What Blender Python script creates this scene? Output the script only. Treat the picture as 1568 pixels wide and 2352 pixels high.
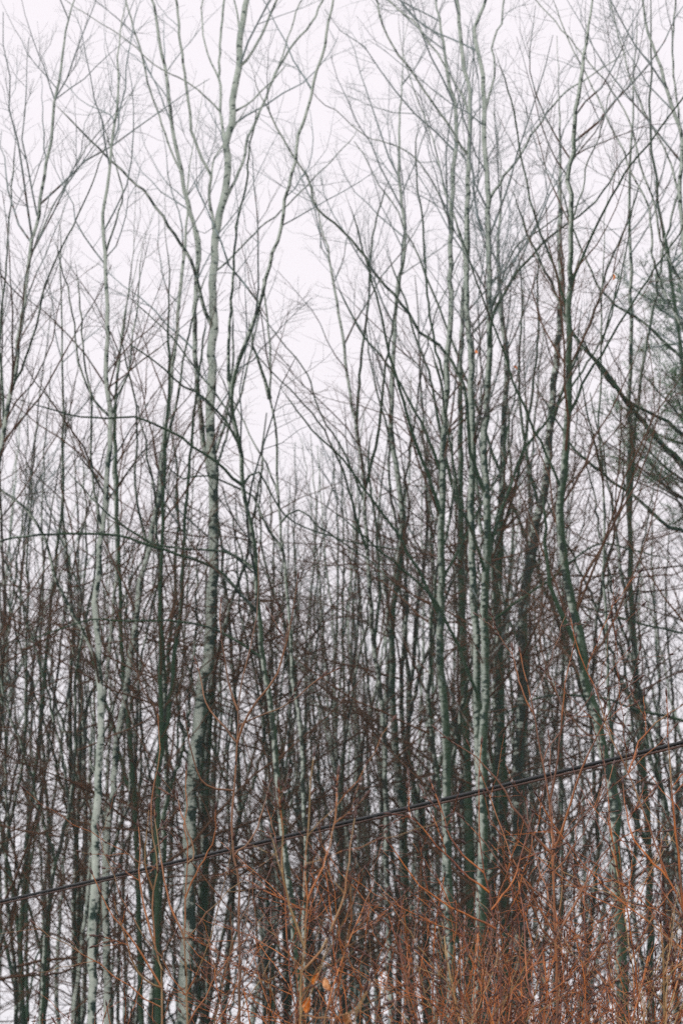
import bpy, math, random
import numpy as np
from mathutils import Vector

for o in list(bpy.data.objects):
    bpy.data.objects.remove(o)
scene = bpy.context.scene
COL = scene.collection
rng = np.random.default_rng(11)
random.seed(5)

# ---------------------------------------------------------------- camera
EYE, LENS, PITCH = 1.6, 80.0, math.radians(14.0)
cd = bpy.data.cameras.new('camera')
cam = bpy.data.objects.new('camera', cd)
COL.objects.link(cam)
cam.location = (0, 0, EYE)
cam.rotation_euler = (math.radians(90) + PITCH, 0, 0)
cd.sensor_fit = 'VERTICAL'
cd.sensor_height = 36.0
cd.lens = LENS
cd.clip_start = 0.1
cd.clip_end = 2000
cd.dof.use_dof = True
cd.dof.focus_distance = 8.6
cd.dof.aperture_fstop = 7.5
scene.camera = cam

# ---------------------------------------------------------------- overcast sky and sun
SUN_EL, SUN_AZ = math.radians(40), math.radians(-135)      # azimuth measured from +Y towards +X
wd = bpy.data.worlds.new('World')
scene.world = wd
wd.use_nodes = True
nt = wd.node_tree
nt.nodes.clear()
sky = nt.nodes.new('ShaderNodeTexSky')
sky.sky_type = 'NISHITA'
sky.sun_disc = False
sky.sun_elevation = SUN_EL
sky.sun_rotation = SUN_AZ
sky.air_density = 1.0
sky.dust_density = 6.0
b1 = nt.nodes.new('ShaderNodeBackground')
b1.inputs[1].default_value = 0.05
nt.links.new(sky.outputs[0], b1.inputs[0])
b2 = nt.nodes.new('ShaderNodeBackground')                  # the even cloud layer
b2.inputs[0].default_value = (1.025, 0.962, 1.012, 1)
b2.inputs[1].default_value = 1.0
mx = nt.nodes.new('ShaderNodeMixShader')
mx.inputs[0].default_value = 0.97
nt.links.new(b1.outputs[0], mx.inputs[1])
nt.links.new(b2.outputs[0], mx.inputs[2])
wo = nt.nodes.new('ShaderNodeOutputWorld')
nt.links.new(mx.outputs[0], wo.inputs[0])

sl = bpy.data.lights.new('sun', 'SUN')
sl.energy = 1.4
sl.angle = math.radians(25)
sl.color = (1.0, 0.99, 0.95)
sun = bpy.data.objects.new('sun', sl)
COL.objects.link(sun)
sdir = Vector((math.sin(SUN_AZ) * math.cos(SUN_EL), math.cos(SUN_AZ) * math.cos(SUN_EL), math.sin(SUN_EL)))
sun.rotation_euler = (-sdir).to_track_quat('-Z', 'Y').to_euler()
sun.location = (-10, -10, 30)

vs = scene.view_settings
vs.view_transform = 'Standard'
vs.look = 'None'
vs.exposure = 0.0
vs.gamma = 1.0
vs.use_curve_mapping = False
scene.cycles.use_denoising = False
scene.cycles.max_bounces = 4
scene.cycles.diffuse_bounces = 2
scene.cycles.volume_bounces = 1

# ---------------------------------------------------------------- helpers
FPX = LENS / 36.0 * 1024.0          # focal length in pixels of the 682 x 1024 frame
S_ = 682.0 / 1568.0                 # notes were taken on a 1568 x 2352 view
CP, SP = math.cos(PITCH), math.sin(PITCH)


def at(X, Y, D):
    """point of the place seen at (X, Y) of the survey view, D metres ahead of the camera"""
    a = (X - 784.0) * S_ / FPX
    b = (1176.0 - Y) * S_ / FPX
    dy, dz = CP - SP * b, SP + CP * b
    k = D / dy
    return np.array((a * k, D, EYE + dz * k))


def width(w, D):
    return w * S_ / FPX * D * 1.02


def norm(v):
    return v / np.maximum(np.linalg.norm(v, axis=-1, keepdims=True), 1e-9)


def spline(pts, K):
    """Catmull-Rom through pts, resampled to K points evenly by length"""
    p = np.asarray(pts, float)
    if len(p) == 2:
        t = np.linspace(0, 1, K)[:, None]
        return p[0] * (1 - t) + p[1] * t
    e = np.vstack([2 * p[0] - p[1], p, 2 * p[-1] - p[-2]])
    out = []
    for i in range(1, len(e) - 2):
        t = np.linspace(0, 1, 9)[:-1, None]
        a, b, c, d = e[i - 1], e[i], e[i + 1], e[i + 2]
        out.append(0.5 * (2 * b + (c - a) * t + (2 * a - 5 * b + 4 * c - d) * t ** 2 + (3 * b - a - 3 * c + d) * t ** 3))
    q = np.vstack(out + [p[-1:]])
    s = np.concatenate([[0], np.cumsum(np.linalg.norm(np.diff(q, axis=0), axis=1))])
    u = np.linspace(0, s[-1], K)
    return np.stack([np.interp(u, s, q[:, k]) for k in range(q.shape[1])], 1)


class Tubes:
    def __init__(self):
        self.v, self.f, self.n = [], [], 0

    def add(self, P, R, S=3, lump=0.0):
        P = np.asarray(P, float)
        R = np.asarray(R, float)
        if P.ndim == 2:
            P, R = P[None], R[None]
        N, K, _ = P.shape
        if N == 0:
            return
        T = norm(np.gradient(P, axis=1))
        ax = np.eye(3)[np.argmin(np.abs(T).mean(1), axis=1)]
        U = norm(np.cross(T, ax[:, None, :]))
        V = np.cross(T, U)
        a = np.arange(S) * 2 * math.pi / S
        RR = R[:, :, None, None] * np.ones((1, 1, S, 1))
        if lump:
            ph = rng.uniform(0, 6.28, (N, 1, 1))
            k = np.arange(K)[None, :, None]
            w = (np.sin(a[None, None, :] * 2 + ph + k * 0.21) * 0.5 + np.sin(a[None, None, :] * 3 - ph + k * 0.43) * 0.4
                 + rng.normal(0, 0.35, (N, K, S)))
            RR = RR * (1 + lump * w)[..., None]
        vs_ = P[:, :, None, :] + RR * (np.cos(a)[None, None, :, None] * U[:, :, None, :] + np.sin(a)[None, None, :, None] * V[:, :, None, :])
        idx = self.n + np.arange(N * K * S).reshape(N, K, S)
        nx = np.roll(idx, -1, axis=2)
        f = np.stack([idx[:, :-1], nx[:, :-1], nx[:, 1:], idx[:, 1:]], -1).reshape(-1, 4)
        self.v.append(vs_.reshape(-1, 3))
        self.f.append(f)
        self.n += N * K * S

    def mesh(self, name):
        v = np.vstack(self.v).astype(np.float32)
        f = np.vstack(self.f).astype(np.int32)
        return raw_mesh(name, v, f)


TRIS = [0]


def raw_mesh(name, v, f):
    me = bpy.data.meshes.new(name)
    n, k = f.shape
    me.vertices.add(len(v))
    me.vertices.foreach_set('co', np.ascontiguousarray(v, dtype=np.float32).ravel())
    me.loops.add(n * k)
    me.loops.foreach_set('vertex_index', np.ascontiguousarray(f, dtype=np.int32).ravel())
    me.polygons.add(n)
    me.polygons.foreach_set('loop_start', np.arange(0, n * k, k, dtype=np.int32))
    me.polygons.foreach_set('use_smooth', np.ones(n, dtype=bool))
    me.update(calc_edges=True)
    TRIS[0] += n * (k - 2)
    return me


def link(name, me, mat, parent=None, color=None, kind=None, label=None):
    if mat is not None and not me.materials:
        me.materials.append(mat)
    o = bpy.data.objects.new(name, me)
    COL.objects.link(o)
    if parent is not None:
        o.parent = parent
    if color is not None:
        o.color = color
    if kind:
        o['kind'] = kind
    if label:
        o['label'] = label
    return o


def thing(name, label, cat, loc, group=None):
    o = bpy.data.objects.new(name, None)
    o.empty_display_size = 0.2
    COL.objects.link(o)
    o.location = loc
    o['label'] = label
    o['category'] = cat
    if group:
        o['group'] = group
    return o


def copy_thing(src, loc, rz, sc, label, group, color=None, twig=None, tilt=0.06):
    r = src.copy()
    COL.objects.link(r)
    r.location = loc
    r.rotation_euler = (rng.normal(0, tilt), rng.normal(0, tilt), rz)
    r.scale = sc
    r['label'] = label
    r['group'] = group
    for ch in src.children:
        c = ch.copy()
        COL.objects.link(c)
        c.parent = r
        if color is not None and ch.name.split('.')[0] in ('trunk', 'limb'):
            c.color = color
        elif twig is not None:
            c.color = twig
        for g in ch.children:
            d = g.copy()
            COL.objects.link(d)
            d.parent = c
    return r


# ---------------------------------------------------------------- materials
class NB:
    def __init__(self, name):
        self.m = bpy.data.materials.new(name)
        self.m.use_nodes = True
        self.t = self.m.node_tree
        self.t.nodes.clear()
        self.out = self.t.nodes.new('ShaderNodeOutputMaterial')
        self.p = self.t.nodes.new('ShaderNodeBsdfPrincipled')
        self.t.links.new(self.p.outputs[0], self.out.inputs[0])

    def n(self, kind, **kw):
        x = self.t.nodes.new(kind)
        for k, v in kw.items():
            setattr(x, k, v)
        return x

    def l(self, a, b):
        self.t.links.new(a, b)

    def math(self, op, a, b=0.0, clamp=False):
        x = self.n('ShaderNodeMath', operation=op, use_clamp=clamp)
        for i, q in enumerate((a, b)):
            if isinstance(q, (int, float)):
                x.inputs[i].default_value = q
            else:
                self.l(q, x.inputs[i])
        return x.outputs[0]

    def step(self, v, lo, hi):
        x = self.n('ShaderNodeMapRange', interpolation_type='SMOOTHSTEP')
        self.l(v, x.inputs[0])
        x.inputs[1].default_value = lo
        x.inputs[2].default_value = hi
        return x.outputs[0]

    def mix(self, f, a, b):
        x = self.n('ShaderNodeMix', data_type='RGBA')
        if isinstance(f, (int, float)):
            x.inputs[0].default_value = f
        else:
            self.l(f, x.inputs[0])
        for i, q in ((6, a), (7, b)):
            if isinstance(q, tuple):
                x.inputs[i].default_value = q + (1,)
            else:
                self.l(q, x.inputs[i])
        return x.outputs[2]

    def coords(self, scale):
        tc = self.n('ShaderNodeTexCoord')
        oi = self.n('ShaderNodeObjectInfo')
        off = self.n('ShaderNodeVectorMath', operation='SCALE')
        off.inputs[0].default_value = (31.0, 17.0, 23.0)
        self.l(oi.outputs['Random'], off.inputs['Scale'])
        ad = self.n('ShaderNodeVectorMath', operation='ADD')
        self.l(tc.outputs['Object'], ad.inputs[0])
        self.l(off.outputs[0], ad.inputs[1])
        mp = self.n('ShaderNodeVectorMath', operation='MULTIPLY')
        self.l(ad.outputs[0], mp.inputs[0])
        mp.inputs[1].default_value = scale
        return mp.outputs[0]

    def noise(self, co, scale=1.0, detail=4.0, rough=0.55):
        x = self.n('ShaderNodeTexNoise')
        self.l(co, x.inputs['Vector'])
        x.inputs['Scale'].default_value = scale
        x.inputs['Detail'].default_value = detail
        x.inputs['Roughness'].default_value = rough
        return x.outputs['Fac']

    def objcol(self):
        oi = self.n('ShaderNodeObjectInfo')
        sp = self.n('ShaderNodeSeparateColor')
        self.l(oi.outputs['Color'], sp.inputs[0])
        return sp.outputs[0], sp.outputs[1], sp.outputs[2]


def bark_material():
    """object colour: R how pale with lichen, G how mossy, B how brown"""
    m = NB('bark')
    r, g, b = m.objcol()
    c1 = m.coords((6.0, 6.0, 26.0))
    band = m.noise(c1, 1.0, 4.0, 0.6)
    c2 = m.coords((7.0, 7.0, 6.0))
    patch = m.noise(c2, 1.0, 5.0, 0.6)
    c3 = m.coords((30.0, 30.0, 45.0))
    fine = m.noise(c3, 1.0, 3.0, 0.6)
    big = m.noise(m.coords((0.8, 0.8, 0.9)), 1.0, 3.0, 0.5)
    geo = m.n('ShaderNodeNewGeometry')
    dt = m.n('ShaderNodeVectorMath', operation='DOT_PRODUCT')
    m.l(geo.outputs['Normal'], dt.inputs[0])
    dt.inputs[1].default_value = (0.90, 0.25, -0.1)
    tc = m.n('ShaderNodeTexCoord')
    sx = m.n('ShaderNodeSeparateXYZ')
    m.l(tc.outputs['Object'], sx.inputs[0])
    oi = m.n('ShaderNodeObjectInfo')
    high = m.math('MULTIPLY', m.step(sx.outputs['Z'], 8.0, 14.0), oi.outputs['Alpha'])              # bright-sky glare fade painted into the bark: paler, less mossy aloft
    brown = m.mix(fine, (0.009, 0.006, 0.004), (0.040, 0.023, 0.015))
    grey = m.mix(fine, (0.004, 0.016, 0.012), (0.024, 0.056, 0.040))
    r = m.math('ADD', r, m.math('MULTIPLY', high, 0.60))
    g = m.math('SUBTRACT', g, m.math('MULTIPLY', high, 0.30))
    base = m.mix(m.math('ADD', m.math('MULTIPLY', big, 0.7), m.math('SUBTRACT', b, 0.5), True), grey, brown)
    # pale lichen skin, cut by dark lenticel bands
    lf = m.math('ADD', m.math('ADD', m.math('MULTIPLY', band, 1.0), m.math('MULTIPLY', patch, 1.4)), m.math('SUBTRACT', m.math('MULTIPLY', r, 0.42), 1.20))
    lf = m.math('SUBTRACT', lf, m.math('MULTIPLY', dt.outputs['Value'], 0.20))
    lf = m.step(lf, 0.18, 0.34)
    scar = m.step(m.noise(m.coords((11.0, 11.0, 17.0)), 1.0, 2.0, 0.5), 0.60, 0.66)
    lf = m.math('MULTIPLY', lf, m.math('SUBTRACT', 1.0, m.math('MULTIPLY', scar, 0.85)))
    pale = m.mix(m.math('ADD', m.math('MULTIPLY', fine, 0.6), m.math('MULTIPLY', m.step(patch, 0.3, 0.7), 0.45), True), (0.20, 0.26, 0.21), (0.62, 0.68, 0.60))
    col = m.mix(m.math('MULTIPLY', lf, 0.95), base, pale)
    # moss and algae, heavier on the damp side
    mf = m.math('ADD', m.math('ADD', m.math('MULTIPLY', patch, 0.7), m.math('MULTIPLY', big, 0.5)), m.math('MULTIPLY', dt.outputs['Value'], 0.22))
    mf = m.math('ADD', mf, m.math('SUBTRACT', g, 1.0))
    mf = m.step(mf, 0.06, 0.24)
    moss = m.mix(fine, (0.003, 0.016, 0.010), (0.036, 0.080, 0.026))
    col = m.mix(m.math('MULTIPLY', mf, 0.92), col, moss)
    m.l(col, m.p.inputs['Base Color'])
    m.p.inputs['Roughness'].default_value = 0.75
    m.p.inputs['Specular IOR Level'].default_value = 0.3
    bp = m.n('ShaderNodeBump')
    bp.inputs['Strength'].default_value = 0.6
    bp.inputs['Distance'].default_value = 0.012
    m.l(m.math('ADD', m.math('MULTIPLY', band, 0.6), m.math('MULTIPLY', fine, 0.5)), bp.inputs['Height'])
    m.l(bp.outputs[0], m.p.inputs['Normal'])
    return m.m


def twig_material():
    """object colour: R redness, G greyness"""
    m = NB('twig_bark')
    r, g, b = m.objcol()
    n1 = m.noise(m.coords((1.1, 1.1, 1.1)), 1.0, 3.0, 0.6)
    n2 = m.noise(m.coords((9.0, 9.0, 9.0)), 1.0, 2.0, 0.6)
    dark = m.mix(n2, (0.002, 0.013, 0.010), (0.012, 0.034, 0.024))
    red = m.mix(n2, (0.036, 0.015, 0.006), (0.16, 0.072, 0.030))
    f = m.step(m.math('ADD', n1, m.math('SUBTRACT', r, 0.5)), 0.36, 0.64)
    col = m.mix(f, dark, red)
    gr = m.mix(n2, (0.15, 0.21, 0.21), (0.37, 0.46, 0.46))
    tc = m.n('ShaderNodeTexCoord')
    sx = m.n('ShaderNodeSeparateXYZ')
    m.l(tc.outputs['Object'], sx.inputs[0])
    g = m.math('ADD', g, m.math('MULTIPLY', m.step(sx.outputs['Z'], 8.0, 15.0), 0.45))  # greyer with height: the crown's fade into sky glare, painted into the twigs
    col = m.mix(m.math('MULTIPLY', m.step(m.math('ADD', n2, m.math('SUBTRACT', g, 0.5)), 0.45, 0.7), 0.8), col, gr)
    m.l(col, m.p.inputs['Base Color'])
    m.p.inputs['Roughness'].default_value = 0.7
    m.p.inputs['Specular IOR Level'].default_value = 0.3
    return m.m


def shoot_material():
    """smooth young bark: object colour is the tint of the plant"""
    m = NB('young_bark')
    oi = m.n('ShaderNodeObjectInfo')
    n1 = m.noise(m.coords((5.0, 5.0, 3.0)), 1.0, 3.0, 0.6)
    n2 = m.noise(m.coords((40.0, 40.0, 25.0)), 1.0, 3.0, 0.6)
    rust = m.mix(n2, (0.24, 0.055, 0.010), (0.80, 0.27, 0.05))
    wine = m.mix(n2, (0.050, 0.014, 0.009), (0.25, 0.070, 0.035))
    col = m.mix(m.step(n1, 0.40, 0.60), rust, wine)
    r, g, b = m.objcol()
    tan = m.mix(n2, (0.24, 0.14, 0.04), (0.58, 0.40, 0.19))
    col = m.mix(m.step(m.math('ADD', n1, m.math('SUBTRACT', r, 0.5)), 0.42, 0.62), col, tan)
    col = m.mix(g, col, m.mix(n2, (0.075, 0.045, 0.026), (0.24, 0.15, 0.085)))
    m.l(col, m.p.inputs['Base Color'])
    m.p.inputs['Roughness'].default_value = 0.42
    m.p.inputs['Specular IOR Level'].default_value = 0.5
    return m.m


def plain(name, a, b, scale, rough):
    m = NB(name)
    n1 = m.noise(m.coords((scale,) * 3), 1.0, 4.0, 0.6)
    m.l(m.mix(m.step(n1, 0.3, 0.7), a, b), m.p.inputs['Base Color'])
    m.p.inputs['Roughness'].default_value = rough
    return m.m


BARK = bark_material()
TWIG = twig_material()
SHOOT = shoot_material()
BUD = plain('bud_scales', (0.035, 0.014, 0.013), (0.13, 0.055, 0.035), 60, 0.4)
LEAF = plain('dead_leaf', (0.72, 0.16, 0.010), (0.88, 0.30, 0.03), 55, 0.5)
LEAF2 = plain('pale_dead_leaf', (0.62, 0.24, 0.07), (0.76, 0.45, 0.22), 30, 0.6)
GROUND = plain('leaf_litter', (0.05, 0.035, 0.022), (0.14, 0.085, 0.05), 3.0, 0.9)
CABLE = plain('cable_sheath', (0.006, 0.008, 0.010), (0.016, 0.018, 0.02), 8.0, 0.55)
CABLE2 = plain('brown_cable_sheath', (0.045, 0.024, 0.018), (0.11, 0.06, 0.045), 8.0, 0.45)  # brown tone along the whole lower strand
NEEDLE = plain('pine_needles', (0.045, 0.12, 0.05), (0.12, 0.25, 0.095), 3.0, 0.6)
DROP = NB('water')
DROP.p.inputs['Roughness'].default_value = 0.02
DROP.p.inputs['Transmission Weight'].default_value = 1.0
DROP.p.inputs['IOR'].default_value = 1.33
DROP = DROP.m

# ---------------------------------------------------------------- ground
g = 72
xs = np.linspace(-120, 120, g)
ys = np.linspace(-40, 200, g)
XX, YY = np.meshgrid(xs, ys)
ZZ = -0.12 + 0.10 * np.sin(XX * 0.23 + 1.0) * np.cos(YY * 0.19) + rng.normal(0, 0.03, XX.shape)
gv = np.stack([XX, YY, ZZ], -1).reshape(-1, 3)
gi = np.arange(g * g).reshape(g, g)
gf = np.stack([gi[:-1, :-1], gi[:-1, 1:], gi[1:, 1:], gi[1:, :-1]], -1).reshape(-1, 4)
link('ground', raw_mesh('ground', gv, gf), GROUND, kind='structure')


# ---------------------------------------------------------------- branch growth
def seg_len(P):
    return np.linalg.norm(np.diff(P, axis=1), axis=2).sum(1)


def grow(P, R, n, t=(0.25, 1.0), ang=(30, 50), rel=(0.25, 0.5), fall=0.6, lim=(0.1, 3.0), up=0.06, jit=0.12, zig=0.0,
         K=6, rk=0.0062, r0=0.0009, tip=0.25, flat=0.0, tpow=1.0):
    """n side shoots spread over the parents P (N,K,3) in proportion to their length"""
    N, KP, _ = P.shape
    n = int(n)
    if n <= 0 or N == 0:
        return np.zeros((0, K, 3)), np.zeros((0, K))
    L = seg_len(P)
    w = L / L.sum()
    pi = rng.choice(N, n, p=w)
    tt = t[0] + (t[1] - t[0]) * rng.random(n) ** tpow
    fi = tt * (KP - 1)
    i0 = np.clip(fi.astype(int), 0, KP - 2)
    fr = (fi - i0)[:, None]
    A, B = P[pi, i0], P[pi, i0 + 1]
    pos = A * (1 - fr) + B * fr
    T = norm(B - A)
    rp = R[pi, i0] * (1 - fr[:, 0]) + R[pi, i0 + 1] * fr[:, 0]
    rv = norm(rng.normal(size=(n, 3)))
    side = rv - T * (rv * T).sum(1, keepdims=True)
    if flat:
        side[:, 2] *= (1 - flat)
    side = norm(side)
    a = np.radians(rng.uniform(ang[0], ang[1], n))[:, None]
    d = norm(np.cos(a) * T + np.sin(a) * side)
    ln = np.clip(L[pi] * rng.uniform(rel[0], rel[1], n) * (1 - fall * tt), lim[0], lim[1])
    ln *= rng.uniform(0.7, 1.25, n)
    pts = np.zeros((n, K, 3))
    pts[:, 0] = pos
    st = (ln / (K - 1))[:, None]
    zs = norm(np.cross(d, norm(rng.normal(size=(n, 3)))))
    for k in range(1, K):
        d = d + rng.normal(0, jit, (n, 3))
        d[:, 2] += up
        dd = norm(d)
        if zig:
            dd = norm(dd + zs * zig * (1 if k % 2 else -1))
        pts[:, k] = pts[:, k - 1] + dd * st
        d = norm(d)
    ra = np.minimum(rp * 0.75, r0 + rk * ln ** 1.1)
    rad = ra[:, None] * np.linspace(1, tip, K)[None] ** 0.9
    return pts, rad


def resample(P, K):
    return np.stack([spline(p, K) for p in P])


def crown_from(parents, radii, d1=2.0, d2=4.0, d3=6.0, ang=(28, 50), rel=(0.16, 0.34), lim=(0.25, 2.4), t0=0.2, up=0.07, jit=0.11, S1=4, tpow=1.0, fine=True):
    """three orders of twigs on the given stems; returns a Tubes and the list of all orders"""
    tb = Tubes()
    Lt = seg_len(parents).sum()
    P1, R1 = grow(parents, radii, Lt * d1 * 0.55, (t0, 0.99), ang, rel, 0.55, lim, up, jit, 0.05, 8, 0.0046, 0.0010, 0.25, tpow=tpow)
    tb.add(P1, R1, S1)
    P2, R2 = grow(P1, R1, seg_len(P1).sum() * d2 * 1.2, (0.12, 0.98), (28, 55), (0.25, 0.55), 0.5, (0.12, 1.1), up * 0.8, jit * 1.3, 0.10, 5, 0.0046, 0.0009, 0.3)
    tb.add(P2, R2, 3)
    if fine:
        P3, R3 = grow(P2, R2, seg_len(P2).sum() * d3 * 1.35, (0.1, 1.0), (30, 60), (0.3, 0.6), 0.4, (0.07, 0.45), up * 0.6, jit * 1.5, 0.12, 4, 0.004, 0.0009, 0.5)
        tb.add(P3, R3, 3)
        return tb, P3
    return tb, P2


# ---------------------------------------------------------------- leaves
def leaf_mesh(name, s, curl):
    """an ovate leaf, folded along its midrib and curled, 7 x 5 grid with thickness"""
    v, f = [], []
    nu, nv = 11, 7
    for i in range(nu):
        u = i / (nu - 1)
        hw = 0.30 * s * math.sin(math.pi * min(1, u * 0.97 + 0.03)) ** 0.75 * (1.1 - 0.35 * u) * (1 + 0.13 * math.sin(i * 2.4))
        for j in range(nv):
            q = j / (nv - 1) * 2 - 1
            v.append((hw * q, curl * s * (abs(q) ** 1.2 * (0.24 + 0.10 * q) + 0.30 * math.sin(u * 2.6) + 0.06 * math.sin(11 * u + 4 * q) + 0.03 * math.sin(40 * u)), -u * s))
    for i in range(nu - 1):
        for j in range(nv - 1):
            a = i * nv + j
            f.append((a, a + 1, a + nv + 1, a + nv))
    return raw_mesh(name, np.array(v), np.array(f))


LEAVES = [leaf_mesh('leaf', 0.075, c) for c in (0.9, -1.1, 1.4)]


def hang_leaf(root, pos, size, k=0, mat=None, label=None, rot=None):
    me = LEAVES[k % 3]
    if mat is not None:
        me = me.copy()
        me.materials.clear()
    o = link('leaf', me, mat or LEAF, root, label=label)
    o.location = pos
    o.rotation_euler = rot if rot else (rng.uniform(-0.6, 0.6), rng.uniform(-0.6, 0.6), rng.uniform(0, 6.28))
    o.scale = (size,) * 3
    return o


# ---------------------------------------------------------------- surveyed trees
def tracked(pts, D, slope=0.0, lift=0.0, ext=0.0):
    """survey points -> 3-D; slope: metres of depth gained per metre travelled"""
    p = []
    d = D
    last = None
    for (X, Y) in pts:
        q = at(X, Y, d)
        if last is not None:
            d = d + slope * float(np.linalg.norm(q - last))
            q = at(X, Y, d)
        p.append(q)
        last = q
    if ext:
        e = norm(p[-1] - p[-2])
        for k in range(1, 4):
            e = norm(e + np.array((rng.normal(0, 0.10), rng.normal(0, 0.10), 0.05)))
            p.append(p[-1] + e * ext / 3)
    return np.array(p)


def wobble(P, amp):
    n = rng.normal(0, amp, P.shape)
    n[0] = 0
    n[-1] *= 0.3
    return P + n


def survey_tree(name, label, D, stems, limbs, color, twig=(0.5, 0.3, 0), group='bold trunks at the front of the wood', d=(2.0, 4.0, 6.0), dt=None, ang=(28, 50),
                rel=(0.16, 0.34), lim=(0.25, 2.2), t0=0.35, lean=0.0, leaves=(), own=None):
    """stems: list of (points from the ground up, width at foot, width at top, extension); the first is the trunk"""
    paths, P, R = [], [], []
    for si, (pts, w0, w1, ext) in enumerate(stems):
        p = tracked(pts, D + 0.12 * si, lean, 0, ext)
        if pts[0][1] >= 2300:                                   # carry it down to the ground
            dn = p[0] - p[1]
            dn = dn / abs(dn[2]) * (p[0][2] + 0.15)
            b = p[0] + np.array((dn[0] * 0.5, 0, -(p[0][2] + 0.15)))
            p = np.vstack([b, 0.5 * (b + p[0]) + np.array((rng.normal(0, 0.03), rng.normal(0, 0.05), 0)), p])
        L = np.linalg.norm(np.diff(p, axis=0), axis=1).sum()
        K = int(max(14, L / 0.16))
        q = spline(p, K)
        q = wobble(q, 0.004 + 0.02 * width(w0, D))
        s = np.linspace(0, 1, K)
        r = width(w0 + (w1 - w0) * s ** 0.9, D) / 2
        if pts[0][1] >= 2300:
            r *= 1 + 0.7 * np.exp(-np.maximum(q[:, 2], 0) / 0.35)
        if ext:
            r *= np.clip((1 - s) / 0.18, 0.25, 1)
        paths.append((q, r))
    base = paths[0][0][0].copy()
    base[2] = 0.0
    root = thing(name, label, 'tree', base, group)
    for si, (q, r) in enumerate(paths):
        tb = Tubes()
        tb.add(q - base, r, 12 if r.max() > 0.04 else 8, 0.05)
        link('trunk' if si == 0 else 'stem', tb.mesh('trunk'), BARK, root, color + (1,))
        P.append(spline(np.column_stack([q, r]), 40))
    lc = own or (color[0] - 0.4, color[1] + 0.18, color[2] + 0.05)
    for (pts, w0, w1, slope, ext) in limbs:
        # begin on the nearest stem
        q0 = at(pts[0][0], pts[0][1], D)
        best = min(((np.linalg.norm((q[:, [0, 2]] - q0[[0, 2]]), axis=1).min(), i) for i, (q, r) in enumerate(paths)))
        q, r = paths[best[1]]
        k = int(np.argmin(np.linalg.norm(q[:, [0, 2]] - q0[[0, 2]], axis=1)))
        p = tracked(pts, q[k][1] if best[0] < 0.5 else D, slope, 0, ext)
        if best[0] < 0.5:
            p = np.vstack([q[k], p[1:]]) if best[0] < 0.12 else np.vstack([q[max(0, k - 1)], p])
        L = np.linalg.norm(np.diff(p, axis=0), axis=1).sum()
        K = int(max(10, L / 0.13))
        qq = wobble(spline(p, K), 0.006)
        s = np.linspace(0, 1, K)
        rr = width(w0 + (w1 - w0) * s, D) * (0.53 if pts[-1][1] > 330 else 0.42) * (1 + 0.35 * np.exp(-s * L / 0.12))
        rr *= np.clip((1 - s) / 0.12, 0.2, 1)
        tb = Tubes()
        tb.add(qq - base, rr, 8, 0.05)
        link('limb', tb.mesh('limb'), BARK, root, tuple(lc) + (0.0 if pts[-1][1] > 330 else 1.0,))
        P.append(spline(np.column_stack([qq, rr]), 40))
        paths.append((qq, rr)) if L > 1.5 else None
    P = np.array(P)
    PP, RR = P[:, :, :3] - base, P[:, :, 3]
    ns = len(stems)
    tb, tips = crown_from(PP, RR, d[0], d[1], d[2], ang, rel, lim, t0)
    if dt:                                                       # short dead twigs low on the stems
        Pd, Rd = grow(PP[:ns], RR[:ns], seg_len(PP[:ns]).sum() * dt, (0.1, 0.6), (50, 90), (0.02, 0.07), 0.2, (0.2, 1.3), 0.02, 0.14, 0.06, 6, 0.006, 0.0015)
        tb.add(Pd, Rd, 3)
        Pe, Re = grow(Pd, Rd, seg_len(Pd).sum() * 4, (0.2, 1), (30, 60), (0.3, 0.5), 0.4, (0.1, 0.6), 0.02, 0.18, 0.1, 4, 0.006, 0.0013)
        tb.add(Pe, Re, 3)
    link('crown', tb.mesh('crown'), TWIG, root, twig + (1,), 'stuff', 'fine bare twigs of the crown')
    for i, (X, Y) in enumerate(leaves):
        tgt = at(X, Y, D) - base
        e = tips[:, -1]
        k = int(np.argmin(np.hypot(e[:, 0] - tgt[0], e[:, 2] - tgt[2]) + 0.02 * np.abs(e[:, 1] - tgt[1])))
        hang_leaf(root, e[k], 0.75, i, label='last orange leaf on the twig')
    return root


def half(pts, ox=0.0, oy=0.0):
    return [(ox + x * 0.5, oy + y * 0.5) for x, y in pts]


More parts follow.
